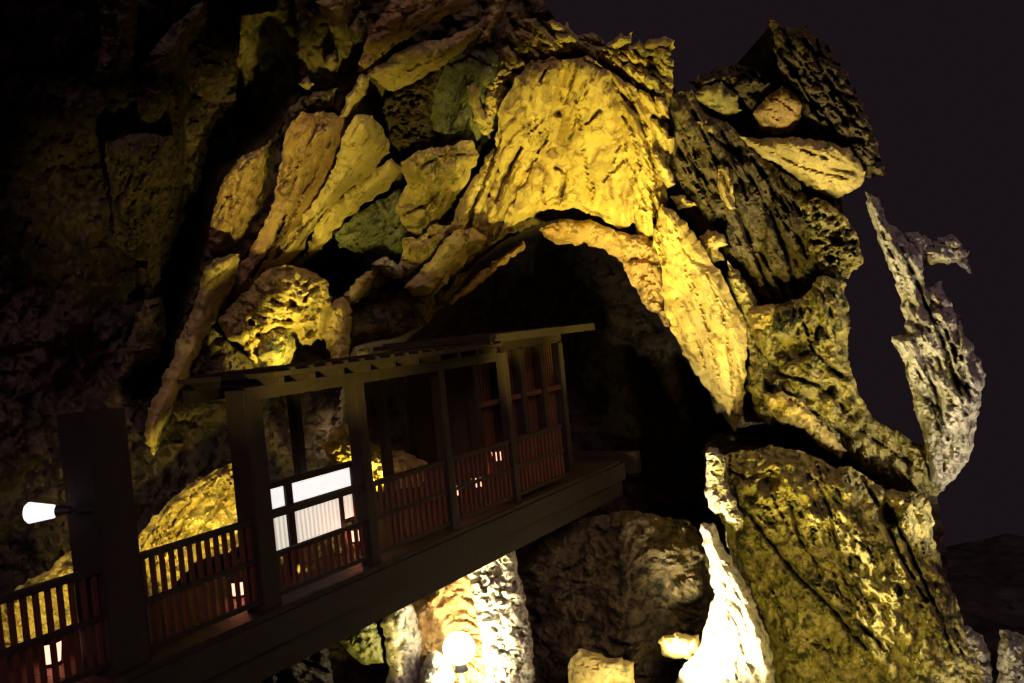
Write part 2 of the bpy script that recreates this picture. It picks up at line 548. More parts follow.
# ------------------------------------------------------------------ rocks
exec_rocks = [
    # --- far left, dim
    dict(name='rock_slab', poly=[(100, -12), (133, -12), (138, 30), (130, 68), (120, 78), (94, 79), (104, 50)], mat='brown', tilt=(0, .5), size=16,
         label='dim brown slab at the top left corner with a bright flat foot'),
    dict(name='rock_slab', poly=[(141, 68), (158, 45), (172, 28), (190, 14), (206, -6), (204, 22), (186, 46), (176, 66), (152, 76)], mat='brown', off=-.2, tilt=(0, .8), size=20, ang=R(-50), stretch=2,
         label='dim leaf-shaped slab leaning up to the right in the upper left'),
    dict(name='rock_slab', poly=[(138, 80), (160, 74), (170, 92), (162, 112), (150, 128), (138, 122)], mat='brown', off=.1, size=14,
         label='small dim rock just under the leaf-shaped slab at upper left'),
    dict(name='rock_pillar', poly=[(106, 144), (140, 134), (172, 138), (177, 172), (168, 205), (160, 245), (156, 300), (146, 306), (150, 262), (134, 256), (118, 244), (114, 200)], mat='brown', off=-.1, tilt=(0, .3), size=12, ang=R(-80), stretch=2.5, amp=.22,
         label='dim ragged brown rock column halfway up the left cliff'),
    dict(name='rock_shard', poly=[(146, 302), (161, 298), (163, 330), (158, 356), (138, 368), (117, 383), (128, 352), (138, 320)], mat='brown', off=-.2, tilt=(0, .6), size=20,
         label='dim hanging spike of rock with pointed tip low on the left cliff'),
    # --- left, lit
    dict(name='rock_shard', poly=[(211, 263), (226, 258), (238, 254), (233, 278), (218, 310), (200, 342), (187, 375), (172, 405), (160, 430), (153, 455), (146, 440), (150, 410), (163, 385), (178, 347), (195, 308)],
         mat='ochre', off=-.9, tilt=(.3, .5), bulge=.25, wide=10, amp=.10, size=30, ang=R(-62), stretch=3,
         label='long narrow lit shard slanting down to the gallery at left'),
    dict(name='rock_slab', poly=[(226, 178), (244, 158), (262, 148), (262, 180), (250, 215), (238, 240), (214, 252), (210, 240), (218, 205)], mat='rust', off=-.1, tilt=(.2, .3), size=22, ang=R(-60), stretch=2,
         label='dull rusty slab above the top of the long narrow shard'),
    dict(name='rock_slab', poly=[(286, 128), (300, 113), (322, 112), (345, 118), (346, 140), (330, 180), (312, 215), (290, 246), (262, 280), (233, 303), (226, 296), (240, 268), (258, 236), (274, 200), (282, 160)],
         mat='rust', off=-.6, tilt=(.35, .55), bulge=.3, amp=.13, size=24, ang=R(-56), stretch=3.5,
         label='large orange-brown slab with streaks, left half of the split pair', grow=.4),
    dict(name='rock_slab', poly=[(346, 132), (358, 113), (372, 115), (384, 130), (389, 152), (368, 176), (342, 194), (322, 214), (308, 236), (296, 258), (272, 268), (258, 284), (268, 262), (292, 232), (312, 205), (332, 172)],
         mat='ochre', off=-.75, tilt=(.2, .8), bulge=.3, amp=.08, size=34, ang=R(-52), stretch=3,
         label='smooth round-headed olive slab, right half of the split pair', grow=.4),
    dict(name='rock_slab', poly=[(316, 224), (330, 206), (350, 190), (374, 172), (391, 158), (402, 168), (392, 186), (372, 200), (352, 214), (334, 232), (318, 252), (304, 258)],
         mat='ochre', off=-.6, tilt=(.2, .8), bulge=.22, wide=12, amp=.07, size=30, ang=R(-40), stretch=3,
         label='narrow slab lying below the round-headed slab between two cracks', grow=0),
    dict(name='rock_outcrop', poly=[(348, 222), (374, 206), (398, 192), (410, 198), (404, 220), (414, 240), (404, 262), (386, 252), (362, 250), (340, 246), (338, 236)], mat='moss', off=-.15, tilt=(0, .5), size=18, ang=R(-40), stretch=2,
         label='dark mossy ledge above the small dark hollow'),
    dict(name='boulder', poly=[(220, 322), (232, 308), (244, 295), (268, 272), (292, 267), (312, 273), (325, 284), (328, 302), (322, 320), (320, 336), (304, 344), (296, 330), (276, 332), (262, 344), (256, 360), (244, 346), (228, 334)],
         mat='ochre', off=-.9, tilt=(.2, .7), bulge=.45, wide=24, amp=.30, size=22, pits=.5,
         label='bright knobbly yellow rock with a hollow eye above the roof'),
    dict(name='boulder', poly=[(262, 334), (274, 327), (288, 330), (294, 348), (287, 364), (272, 367), (260, 356)], mat='olive', off=-1.0, bulge=.4, amp=.1, size=20, tilt=(0, .3),
         label='round dull lobe hanging under the knobbly yellow rock'),
    dict(name='rock_pillar', poly=[(330, 306), (342, 298), (350, 310), (348, 340), (346, 370), (334, 374), (332, 350), (324, 336)], mat='ochre', off=-.8, bulge=.35, wide=10, amp=.12, size=20,
         label='upright yellow finger of rock ending square at the roof edge'),
    dict(name='rock_pillar', poly=[(309, 338), (316, 316), (324, 298), (330, 296), (326, 320), (320, 338)], mat='ochre', off=-.75, bulge=.25, wide=8, amp=.08, size=20,
         label='thin pale finger of rock between knobbly rock and square finger'),
    dict(name='rock_shard', poly=[(344, 297), (358, 282), (374, 270), (368, 284), (356, 300), (346, 308)], mat='ochre', off=-.7, bulge=.2, wide=8, amp=.06, size=16, tilt=(0, .8),
         label='thin lit flake under the right end of the dark hollow'),
    dict(name='rock_shard', poly=[(372, 264), (384, 260), (402, 268), (402, 276), (386, 274)], mat='pale', off=-.8, bulge=.2, wide=6, amp=.05, size=16, tilt=(0, 1.2),
         label='small bright flake right of the dark hollow, below mossy ledge'),
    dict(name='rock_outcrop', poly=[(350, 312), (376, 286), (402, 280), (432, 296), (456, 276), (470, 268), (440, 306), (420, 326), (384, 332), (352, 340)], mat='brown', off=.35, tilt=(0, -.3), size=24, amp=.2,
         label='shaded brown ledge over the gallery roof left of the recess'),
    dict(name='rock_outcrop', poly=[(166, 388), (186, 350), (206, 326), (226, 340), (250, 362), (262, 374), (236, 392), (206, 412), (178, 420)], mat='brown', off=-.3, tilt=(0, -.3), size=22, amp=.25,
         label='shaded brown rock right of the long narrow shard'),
    # --- upper left
    dict(name='rock', poly=[(318, 4), (328, -8), (356, -8), (352, 8), (348, 22), (334, 23), (324, 14)], mat='ochre', off=-.2, size=18, amp=.1, wide=9,
         label='small lit rock scrap at the top edge left of the long slab'),
    dict(name='rock', poly=[(350, 30), (362, 12), (366, 22), (362, 40), (354, 42)], mat='olive', off=-.2, size=18, amp=.08, wide=7,
         label='tiny dull scrap hanging below the top edge scrap'),
    dict(name='rock_slab', poly=[(360, 60), (366, 38), (380, 18), (398, -10), (486, -10), (476, 2), (452, 14), (424, 28), (400, 44), (382, 62), (364, 74), (358, 70)], mat='rust', off=-.7, tilt=(.2, .8), amp=.2, size=18, ang=R(-30), stretch=2.4, pits=.25,
         label='upper one of the two long slabs split by a diagonal crack at top', grow=0),
    dict(name='rock_slab', poly=[(364, 78), (380, 64), (402, 50), (424, 40), (440, 40), (460, 32), (480, 24), (484, 32), (466, 48), (446, 62), (424, 76), (406, 86), (394, 92), (382, 86), (374, 78)], mat='ochre', off=-.8, tilt=(.2, .9), bulge=.3, wide=12, amp=.12, size=22, ang=R(-30), stretch=2.4,
         label='lower one of the two long slabs split by a diagonal crack at top', grow=0),
    dict(name='rock_shard', poly=[(340, 120), (350, 98), (363, 74), (369, 78), (360, 98), (348, 116)], mat='ochre', off=-.85, bulge=.15, wide=5, amp=.05, size=16,
         label='thin bright flake running down from the diagonal crack'),
    dict(name='rock', poly=[(284, 134), (292, 108), (304, 98), (322, 92), (336, 88), (330, 104), (312, 112), (296, 124), (288, 138)], mat='olive', off=-.15, size=12, amp=.18, wide=8,
         label='loose dull rock on top of the large orange-brown slab'),
    dict(name='rock', poly=[(300, 84), (308, 78), (312, 84), (306, 90)], mat='ochre', off=-.15, size=12, amp=.06, wide=5, step=2,
         label='small yellow chip in the dark left of the diagonal crack'),
    dict(name='rock', poly=[(328, 58), (334, 54), (336, 64), (330, 70), (326, 66)], mat='ochre', off=-.15, size=12, amp=.06, wide=5, step=2,
         label='bright chip in the dark beside the upper long slab'),
    dict(name='rock_shard', poly=[(482, 38), (490, 18), (494, -8), (508, -8), (504, 8), (494, 26), (488, 42)], mat='ochre', off=-.9, bulge=.25, wide=7, amp=.08, size=20,
         label='thin bright spike at the top edge right of the two long slabs'),
    dict(name='crag', poly=[(396, 92), (424, 80), (446, 66), (436, 90), (430, 120), (436, 146), (416, 156), (402, 152), (390, 136), (380, 112)], mat='brown', off=-.1, amp=.35, size=13, tilt=(0, .3), pits=.3,
         label='crumbly brown rock beneath the lower long slab'),
    dict(name='crag', poly=[(446, 66), (468, 48), (484, 44), (500, 62), (508, 80), (496, 106), (486, 140), (466, 146), (440, 146), (430, 120), (436, 92)], mat='moss', off=-.25, tilt=(0, .7), amp=.2, size=24, ang=R(-70), stretch=2,
         label='grey-green mossy rock face left of the crown'),
    dict(name='rock', poly=[(468, 86), (476, 82), (478, 104), (486, 116), (492, 130), (484, 134), (474, 116)], mat='ochre', off=-.75, bulge=.2, wide=7, amp=.1, size=14,
         label='pale yellow streak of rock on the mossy face'),
    dict(name='rock', poly=[(490, 88), (502, 62), (512, 72), (506, 96), (496, 118), (488, 136), (484, 122)], mat='ochre', off=-.6, bulge=.25, wide=7, amp=.22, size=14,
         label='yellow knob of rock between mossy face and crown'),
    dict(name='crag', poly=[(402, 164), (420, 152), (444, 148), (472, 142), (478, 156), (468, 176), (452, 200), (436, 222), (420, 240), (404, 224), (394, 208), (408, 186)], mat='ochre', off=-.65, tilt=(0, .8), amp=.24, size=22, ang=R(-50), stretch=1.6, pits=.3,
         label='yellowish rock face with pitted surface under the mossy face'),
    dict(name='boulder', poly=[(404, 238), (420, 240), (436, 224), (450, 228), (438, 250), (424, 268), (408, 284), (398, 270), (404, 254)], mat='ochre', off=-.5, tilt=(0, .8), amp=.28, size=16, pits=.4,
         label='pitted dull lump left of the recess lip'),
    dict(name='rock_slab', poly=[(406, 288), (420, 274), (438, 254), (454, 232), (472, 230), (486, 240), (470, 256), (452, 272), (434, 292), (416, 296)], mat='ochre', off=-1.0, tilt=(.2, 1.0), bulge=.3, wide=14, amp=.1, size=26, ang=R(-45), stretch=2,
         label='smooth lit tongue of rock at the left end of the recess lip'),
    dict(name='rock_slab', poly=[(452, 232), (460, 206), (472, 184), (490, 158), (500, 142), (506, 148), (494, 178), (482, 206), (474, 230), (464, 238)], mat='ochre', off=-.75, bulge=.3, wide=10, amp=.12, size=20, ang=R(-62), stretch=2.5,
         label='narrow slanting ridge down the left side of the crown'),
    # --- crown
    dict(name='crown_rock', poly=[(502, 108), (514, 84), (532, 64), (552, 58), (566, 66), (562, 96), (560, 130), (548, 152), (528, 178), (510, 210), (494, 238), (478, 236), (486, 208), (500, 170), (498, 138)], mat='fan', off=-1.15, tilt=(-.3, .5), bulge=.4, wide=26, amp=.20, size=26, ang=R(-62), stretch=3.2, pits=.15, crack=2.2,
         label='left third of the bright crown, streaked towards lower left'),
    dict(name='crown_rock', poly=[(564, 62), (586, 58), (610, 74), (618, 100), (622, 140), (628, 180), (636, 222), (622, 228), (600, 214), (572, 206), (544, 208), (516, 222), (500, 238), (512, 208), (530, 178), (550, 152), (562, 130)], mat='fan', off=-1.2, tilt=(0, .6), bulge=.4, wide=30, amp=.15, size=34, ang=R(-80), stretch=2, pits=.12, crack=2,
         label='middle of the bright crown, arched over the dark recess'),
    dict(name='crown_rock', poly=[(610, 72), (632, 88), (646, 108), (660, 140), (664, 172), (666, 206), (658, 240), (642, 240), (636, 220), (628, 180), (622, 140), (618, 100)], mat='fan', off=-1.05, tilt=(.3, .6), bulge=.35, wide=18, amp=.22, size=20, ang=R(68), stretch=3.5, pits=.2, crack=2,
         label='right third of the bright crown, streaked towards lower right'),
    dict(name='rock_outcrop', poly=[(540, 230), (560, 222), (590, 222), (612, 232), (630, 252), (624, 262), (606, 248), (584, 242), (560, 244)], mat='rust', off=-.4, tilt=(0, 1.0), bulge=.2, wide=9, amp=.1, size=18,
         label='thin rusty ledge inside the top of the recess'),
    dict(name='rock', poly=[(618, 232), (640, 236), (654, 244), (660, 268), (664, 300), (670, 326), (650, 308), (634, 284), (626, 262)], mat='rust', off=-.55, tilt=(.3, .8), bulge=.3, wide=12, amp=.26, size=13,
         label='crumbling orange-brown rim on the right of the recess'),
    dict(name='rock_slab', poly=[(662, 206), (674, 214), (690, 232), (704, 250), (718, 272), (732, 300), (744, 326), (746, 352), (742, 384), (742, 408), (734, 430), (727, 408), (714, 394), (698, 374), (684, 350), (674, 330), (666, 300), (662, 266), (656, 240)], mat='fan', off=-1.2, tilt=(.1, .4), bulge=.4, wide=22, amp=.10, size=22, ang=R(62), stretch=4,
         label='long smooth yellow tongue hanging to a point right of the recess'),
    dict(name='rock_pillar', poly=[(728, 262), (742, 280), (756, 302), (752, 330), (758, 356), (764, 384), (776, 408), (772, 426), (758, 412), (750, 388), (752, 352), (744, 320), (734, 296)], mat='olive', off=-.9, bulge=.3, wide=8, amp=.2, size=12, pits=.3,
         label='rough olive strand of rock down the right edge of the yellow tongue'),
    dict(name='crag', poly=[(508, 52), (518, 26), (534, 20), (552, 34), (566, 24), (574, 40), (588, 34), (604, 48), (622, 36), (640, 52), (656, 40), (674, 42), (668, 62), (670, 90), (668, 130), (674, 160), (668, 190), (660, 160), (650, 118), (634, 90), (608, 72), (580, 60), (556, 60), (530, 66), (512, 84), (500, 74)], mat='ochre', off=-.85, tilt=(0, .6), bulge=.2, wide=8, amp=.42, size=9, ang=R(35), stretch=2.6, step=2.2, jit=3.2,
         label='twisted rubbly crest along the top and right of the crown'),
    dict(name='rock_shard', poly=[(448, 300), (470, 282), (494, 262), (524, 242), (526, 246), (500, 266), (476, 286), (452, 304)], mat='rust', off=.3, bulge=.1, wide=4, amp=.05, size=12, step=2, grow=.5,
         label='thin dull sliver of rock inside the recess, slanting under its left lip'),
    # --- right of the crown
    dict(name='crag', poly=[(672, 96), (690, 92), (704, 116), (726, 124), (744, 140), (770, 166), (800, 186), (812, 220), (818, 262), (806, 300), (770, 304), (748, 298), (730, 268), (708, 240), (686, 214), (672, 190), (666, 150)], mat='brown', off=-.4, tilt=(0, .3), bulge=.3, amp=.34, size=24, ang=R(66), stretch=2.4, pits=.45,
         label='dark mossy rock face right of the crown with pale streaks'),
    dict(name='rock_shard', poly=[(718, 164), (724, 168), (730, 190), (733, 208), (728, 210), (722, 192)], mat='ochre', off=-1.0, bulge=.15, wide=4, amp=.04, size=14, step=2,
         label='thin upright yellow streak on the dark mossy face'),
    dict(name='rock', poly=[(700, 236), (708, 232), (722, 236), (726, 244), (716, 250), (722, 260), (712, 262), (704, 250)], mat='ochre', off=-.95, bulge=.2, wide=7, amp=.14, size=10, step=2,
         label='cluster of yellow knobs beside the top of the yellow tongue'),
    dict(name='rock', poly=[(672, 198), (684, 196), (692, 204), (680, 208)], mat='ochre', off=-1.0, bulge=.15, wide=5, amp=.06, size=10, step=2,
         label='small pale knob at the upper end of the yellow tongue'),
    dict(name='boulder', poly=[(692, 96), (704, 88), (720, 84), (734, 94), (738, 110), (724, 118), (706, 114)], mat='olive', off=-.4, tilt=(0, 1), bulge=.25, wide=10, amp=.06, size=20,
         label='smooth greenish lens of rock right above the dark mossy face'),
    dict(name='rock_shard', poly=[(694, 122), (704, 124), (718, 132), (722, 140), (708, 136)], mat='ochre', off=-.8, bulge=.12, wide=5, amp=.05, size=12, step=2, tilt=(0, 1),
         label='bright thin flake below the smooth greenish lens'),
    dict(name='boulder', poly=[(756, 112), (768, 98), (782, 88), (796, 98), (800, 114), (794, 128), (776, 134), (760, 126)], mat='rust', off=-.45, tilt=(0, .8), bulge=.3, wide=12, amp=.08, size=20,
         label='rounded brown lobe right of the smooth greenish lens'),
    dict(name='rock_slab', poly=[(742, 138), (764, 140), (790, 140), (822, 142), (848, 150), (864, 172), (860, 184), (840, 196), (824, 194), (806, 182), (784, 166), (762, 154)], mat='ochre', off=-.5, tilt=(0, 1.0), bulge=.3, wide=14, amp=.14, size=24, ang=R(25), stretch=2,
         label='broad slab under the rounded brown lobe at upper right'),
    dict(name='crag', poly=[(690, 84), (716, 70), (738, 66), (756, 72), (776, 84), (764, 96), (754, 112), (744, 100), (720, 82), (700, 90)], mat='brown', off=-.1, amp=.3, size=12,
         label='rough brown rock along the skyline over the greenish lens'),
    dict(name='crag', poly=[(770, 16), (786, 32), (806, 28), (828, 50), (846, 78), (860, 104), (874, 140), (884, 176), (866, 176), (850, 148), (822, 138), (804, 116), (800, 96), (784, 78), (778, 50)], mat='brown', off=-.2, amp=.4, size=10, ang=R(50), stretch=1.8, tilt=(0, .4), pits=.3,
         label='dim rubbly slope rising to the skyline at upper right'),
    dict(name='boulder', poly=[(800, 206), (818, 198), (828, 206), (846, 220), (858, 240), (862, 262), (846, 276), (826, 272), (812, 252)], mat='olive', off=-.5, amp=.36, size=12, bulge=.3, pits=.4,
         label='small pitted lump under the right end of the broad slab'),
    dict(name='crag', poly=[(748, 306), (772, 308), (804, 300), (822, 276), (842, 284), (848, 320), (846, 360), (856, 392), (872, 420), (902, 436), (928, 452), (944, 478), (938, 496), (914, 492), (884, 484), (862, 464), (842, 452), (824, 436), (806, 424), (786, 420), (772, 404), (764, 372), (754, 340)], mat='olive', off=-.7, tilt=(.1, .3), bulge=.4, amp=.32, size=20, ang=R(70), stretch=1.7, pits=.4,
         label='patchy mossy rock face between yellow tongue and dark cleft'),
    dict(name='rock', poly=[(746, 312), (772, 306), (788, 316), (786, 332), (768, 334), (752, 328)], mat='ochre', off=-1.1, bulge=.25, wide=9, amp=.12, size=14,
         label='smooth yellow knob right of the yellow tongue at mid height'),
    dict(name='rock', poly=[(766, 396), (784, 394), (800, 404), (816, 420), (834, 440), (846, 452), (840, 456), (820, 444), (804, 426), (784, 422), (772, 412)], mat='ochre', off=-1.2, bulge=.2, wide=8, amp=.12, size=14, tilt=(0, .8),
         label='bright lower lip of rock above the dark slot at right'),
    # --- right pinnacle
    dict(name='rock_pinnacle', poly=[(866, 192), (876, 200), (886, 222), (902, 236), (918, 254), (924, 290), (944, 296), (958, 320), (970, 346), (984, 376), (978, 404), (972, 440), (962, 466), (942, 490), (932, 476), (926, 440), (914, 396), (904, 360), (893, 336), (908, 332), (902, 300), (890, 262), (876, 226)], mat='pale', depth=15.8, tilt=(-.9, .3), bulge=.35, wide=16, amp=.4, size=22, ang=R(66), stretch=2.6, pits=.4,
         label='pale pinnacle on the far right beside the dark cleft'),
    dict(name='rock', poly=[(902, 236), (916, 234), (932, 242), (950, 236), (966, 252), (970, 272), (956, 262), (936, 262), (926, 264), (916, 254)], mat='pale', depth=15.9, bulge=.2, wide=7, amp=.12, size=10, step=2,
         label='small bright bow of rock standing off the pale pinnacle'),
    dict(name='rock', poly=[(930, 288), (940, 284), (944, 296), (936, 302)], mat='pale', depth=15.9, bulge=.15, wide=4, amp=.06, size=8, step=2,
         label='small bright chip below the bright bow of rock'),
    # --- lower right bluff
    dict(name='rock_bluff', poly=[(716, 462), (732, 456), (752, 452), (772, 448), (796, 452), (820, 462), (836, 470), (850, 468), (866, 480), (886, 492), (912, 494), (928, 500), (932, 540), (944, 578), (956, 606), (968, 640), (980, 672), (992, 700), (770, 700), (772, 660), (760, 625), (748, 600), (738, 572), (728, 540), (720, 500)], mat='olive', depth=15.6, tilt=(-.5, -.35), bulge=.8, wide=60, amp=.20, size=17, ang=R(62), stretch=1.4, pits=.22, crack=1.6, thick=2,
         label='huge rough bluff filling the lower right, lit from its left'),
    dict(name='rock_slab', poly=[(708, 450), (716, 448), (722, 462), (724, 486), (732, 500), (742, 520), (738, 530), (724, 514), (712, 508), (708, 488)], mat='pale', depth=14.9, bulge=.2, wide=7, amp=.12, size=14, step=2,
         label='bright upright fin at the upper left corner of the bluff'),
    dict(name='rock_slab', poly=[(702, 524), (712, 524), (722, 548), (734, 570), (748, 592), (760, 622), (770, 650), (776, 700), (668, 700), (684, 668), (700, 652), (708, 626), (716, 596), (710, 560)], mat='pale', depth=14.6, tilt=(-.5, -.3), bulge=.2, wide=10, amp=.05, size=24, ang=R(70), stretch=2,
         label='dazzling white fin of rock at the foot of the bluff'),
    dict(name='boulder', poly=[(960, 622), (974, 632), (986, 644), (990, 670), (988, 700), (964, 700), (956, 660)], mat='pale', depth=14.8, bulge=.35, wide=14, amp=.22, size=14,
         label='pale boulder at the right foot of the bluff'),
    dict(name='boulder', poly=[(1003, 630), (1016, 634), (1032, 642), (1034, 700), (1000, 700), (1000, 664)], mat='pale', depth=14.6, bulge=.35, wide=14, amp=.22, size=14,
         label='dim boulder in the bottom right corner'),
    # --- below the gallery
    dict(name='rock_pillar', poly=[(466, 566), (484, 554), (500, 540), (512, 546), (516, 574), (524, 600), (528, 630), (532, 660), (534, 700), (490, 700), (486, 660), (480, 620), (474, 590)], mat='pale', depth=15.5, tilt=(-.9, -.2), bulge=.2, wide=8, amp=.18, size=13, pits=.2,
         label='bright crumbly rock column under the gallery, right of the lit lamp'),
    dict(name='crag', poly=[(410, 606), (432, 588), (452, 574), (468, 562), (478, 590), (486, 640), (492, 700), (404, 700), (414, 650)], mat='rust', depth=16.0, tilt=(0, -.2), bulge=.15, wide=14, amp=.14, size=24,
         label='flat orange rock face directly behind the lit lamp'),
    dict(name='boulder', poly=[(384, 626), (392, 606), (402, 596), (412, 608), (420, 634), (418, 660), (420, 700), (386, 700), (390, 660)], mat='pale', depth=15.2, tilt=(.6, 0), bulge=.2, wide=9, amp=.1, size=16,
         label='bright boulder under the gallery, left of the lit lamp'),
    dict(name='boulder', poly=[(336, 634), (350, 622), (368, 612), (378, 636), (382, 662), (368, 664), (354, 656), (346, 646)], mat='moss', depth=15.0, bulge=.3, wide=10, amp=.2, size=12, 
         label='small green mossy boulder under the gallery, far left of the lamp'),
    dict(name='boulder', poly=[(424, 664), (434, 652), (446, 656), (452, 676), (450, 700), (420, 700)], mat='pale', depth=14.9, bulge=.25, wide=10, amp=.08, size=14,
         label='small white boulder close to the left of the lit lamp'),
    dict(name='rock_mound', poly=[(512, 568), (540, 540), (580, 520), (630, 512), (690, 524), (708, 552), (712, 600), (704, 640), (684, 668), (640, 700), (536, 700), (530, 640), (522, 600)], mat='brown', depth=17.2, tilt=(0, -.9), bulge=.6, wide=50, amp=.3, size=30, thick=1.5,
         label='dim dark mound in the middle between column and white fin'),
    dict(name='rock_mound', poly=[(40, 640), (90, 600), (170, 590), (250, 584), (300, 592), (320, 612), (322, 640), (330, 668), (330, 720), (30, 720)], mat='dark', depth=14.0, tilt=(.6, -.6), bulge=.4, wide=40, amp=.3, size=30, thick=1.2,  # dim rock at its right end, extended left to block lamp light
         label='dim dark mound under the left half of the gallery, added to block lamp light'),
    dict(name='stone_block', poly=[(572, 662), (582, 650), (604, 658), (632, 664), (634, 684), (612, 682), (612, 700), (570, 700)], mat='ochre', depth=14.6, bulge=.2, wide=8, amp=.04, size=20,
         label='square lit stone block at the bottom edge right of centre'),
    dict(name='boulder', poly=[(660, 640), (676, 634), (698, 638), (702, 650), (686, 658), (666, 654)], mat='ochre', depth=15.2, bulge=.25, wide=8, amp=.08, size=14,
         label='small ochre boulder touching the left of the white fin'),
    # --- rock seen through the gallery openings
    dict(name='crag', poly=[(-10, 606), (20, 590), (48, 572), (78, 546), (92, 580), (98, 640), (98, 700), (-10, 700)], mat='ochre', depth=11.6, tilt=(.3, -.2), bulge=.2, amp=.16, size=26, thick=.6,
         label='lit rock behind the leftmost railing bay'),
    dict(name='crag', poly=[(126, 556), (146, 530), (166, 508), (190, 486), (222, 470), (246, 456), (254, 540), (220, 552), (196, 560), (178, 576), (164, 596), (130, 606)], mat='ochre', depth=12.9, tilt=(.5, -.2), bulge=.2, amp=.22, size=18, ang=R(-40), stretch=1.8, thick=.6,
         label='lit rock in the opening left of the white screen'),
    dict(name='boulder', poly=[(256, 548), (286, 540), (320, 536), (356, 522), (362, 560), (330, 590), (262, 600)], mat='olive', depth=12.7, tilt=(.5, 0), bulge=.2, amp=.14, size=14, thick=.4,
         label='low mossy boulder showing through the railing below the white screen'),
    dict(name='crag', poly=[(322, 446), (336, 428), (352, 426), (372, 446), (400, 454), (428, 462), (420, 484), (370, 492), (346, 480)], mat='ochre', depth=15.2, tilt=(.4, -.2), bulge=.15, amp=.2, size=14, thick=.6,
         label='lit rock in the opening right of the white screen'),
]
for kw in exec_rocks: rock(**kw)

# rubble along the top of the crown: every stone its own object
rub = [(548, 40, 60, 8, -20), (562, 30, 40, 7, 30), (578, 44, 44, 8, 20), (592, 40, 26, 9, 10), (606, 52, 40, 8, 25), (620, 42, 26, 10, -30), (632, 58, 36, 9, 30),
       (644, 50, 26, 9, 20), (656, 44, 30, 8, -15), (664, 60, 18, 8, 30), (640, 78, 36, 9, 38), (654, 84, 26, 9, 45), (628, 72, 30, 7, 30), (650, 104, 34, 9, 52),
       (662, 108, 24, 8, 60), (658, 134, 34, 9, 58), (668, 140, 24, 8, 65), (664, 172, 40, 10, 62), (532, 30, 44, 7, 35), (520, 44, 36, 8, 45), (512, 58, 30, 8, 40),
       (528, 52, 34, 8, 20)]
nm = ['lying first from the left', 'second from the left']
for k, (x, y, l, h, a) in enumerate(rub):
    ca, sa = math.cos(R(a)), math.sin(R(a))
    pl = []
    for q in range(9):
        t = 2 * math.pi * q / 9
        rr = 1 + random.uniform(-.22, .22)
        u, v = math.cos(t) * l / 2 * rr, math.sin(t) * h / 2 * rr
        pl.append((x + u * ca - v * sa, y + u * sa + v * ca + 2.5 * math.sin(u * .35 + k)))
    o = rock('rubble_stone', pl, random.choice(['ochre', 'fan', 'olive']), off=-1.15 - .1 * (k % 3), tilt=(0, .8), bulge=.22, wide=5, thick=.5, amp=.06, size=10, step=2.2, jit=1.6, grow=1,
             label='thin lit stone among the rubble along the top edge of the crown')
    o['group'] = 'rubble stones along the top of the crown'

# ------------------------------------------------------------------ the gallery
A = P(510, 440, 15.0)
v = P(1057, 271, 1) - EYE
gd = Vector((v.x, v.y, 0)).normalized()
GROT = math.atan2(gd.y, gd.x)
FLOOR = A.z - .95
KEN = 1.79


def empty(name, s=0, n=0, h=0, rz=0):
    o = bpy.data.objects.new(name, None)
    gn = Vector((-gd.y, gd.x, 0))
    o.location = Vector((A.x, A.y, FLOOR)) + gd * s + gn * n + Vector((0, 0, h))
    o.rotation_euler = (0, 0, GROT + rz)
    o.empty_display_size = .3
    COL.objects.link(o)
    return o


S0, S1 = -5.4 * KEN, 2.2 * KEN
gal = empty('gallery')
props(gal, 'long dark timber gallery raised on posts along the cliff, with open railings', 'gallery')
bm = bmesh.new()
for k in range(int((S1 - S0) / .24)):
    s = S0 + k * .24
    box(bm, s, s + .232, -.12, 1.9, -.06, 0)
link('deck', bm, WOOD, gal)
one_box('fascia_beam', WOOD, gal, S0, S1, -.14, .06, -.36, -.065)
one_box('fascia_beam', WOOD, gal, S0, S1, -.06, .14, -.66, -.365)
one_box('fascia_beam', WOOD, gal, S0, S1, 1.6, 1.85, -.5, -.065)
for k in range(-5, 4):
    one_box('joist', WOOD, gal, k * KEN - .1, k * KEN + .1, .16, 1.58, -.5, -.065)
for k, wd in ((-5, .3), (-4, .40), (-3, .26), (-2, .17), (-1, .15), (0, .14)):
    one_box('post', WOOD, gal, k * KEN - wd / 2, k * KEN + wd / 2, -.06, wd - .06, 0.002, 2.28, bev=.015)
for k in (-2, -1):
    one_box('post', WOOD, gal, k * KEN - .06, k * KEN + .06, .92, 1.04, .002, 2.28, bev=.015)
for k in (-5, -4):
    one_box('support_post', WOOD, gal, k * KEN - .15, k * KEN + .15, .2, .5, -FLOOR, -.5, bev=.02)
for k in (1, 3):
    one_box('support_post', WOOD, gal, k * KEN - .12, k * KEN + .12, 1.2, 1.44, -FLOOR, -.5, bev=.02)
# eave beams and low board roof over the right-hand bays
one_box('eave_beam', WOOD, gal, -3.05 * KEN, -.17 * KEN, -.08, .08, 2.16, 2.3)
one_box('eave_beam', WOOD, gal, -2.95 * KEN, -.17 * KEN, .92, 1.04, 2.16, 2.3)
bm = bmesh.new()
for k in range(int(2.75 * KEN / .3)):
    s = -2.95 * KEN + k * .3
    box(bm, s, s + .29, -.3, 1.1, 2.38, 2.43)
    box(bm, s + .26, s + .33, -.3, 1.1, 2.432, 2.46)
link('roof', bm, WOOD, gal)
for k in range(10):
    s = -2.9 * KEN + k * .5
    one_box('rafter', WOOD, gal, s, s + .08, -.28, 1.08, 2.302, 2.378)
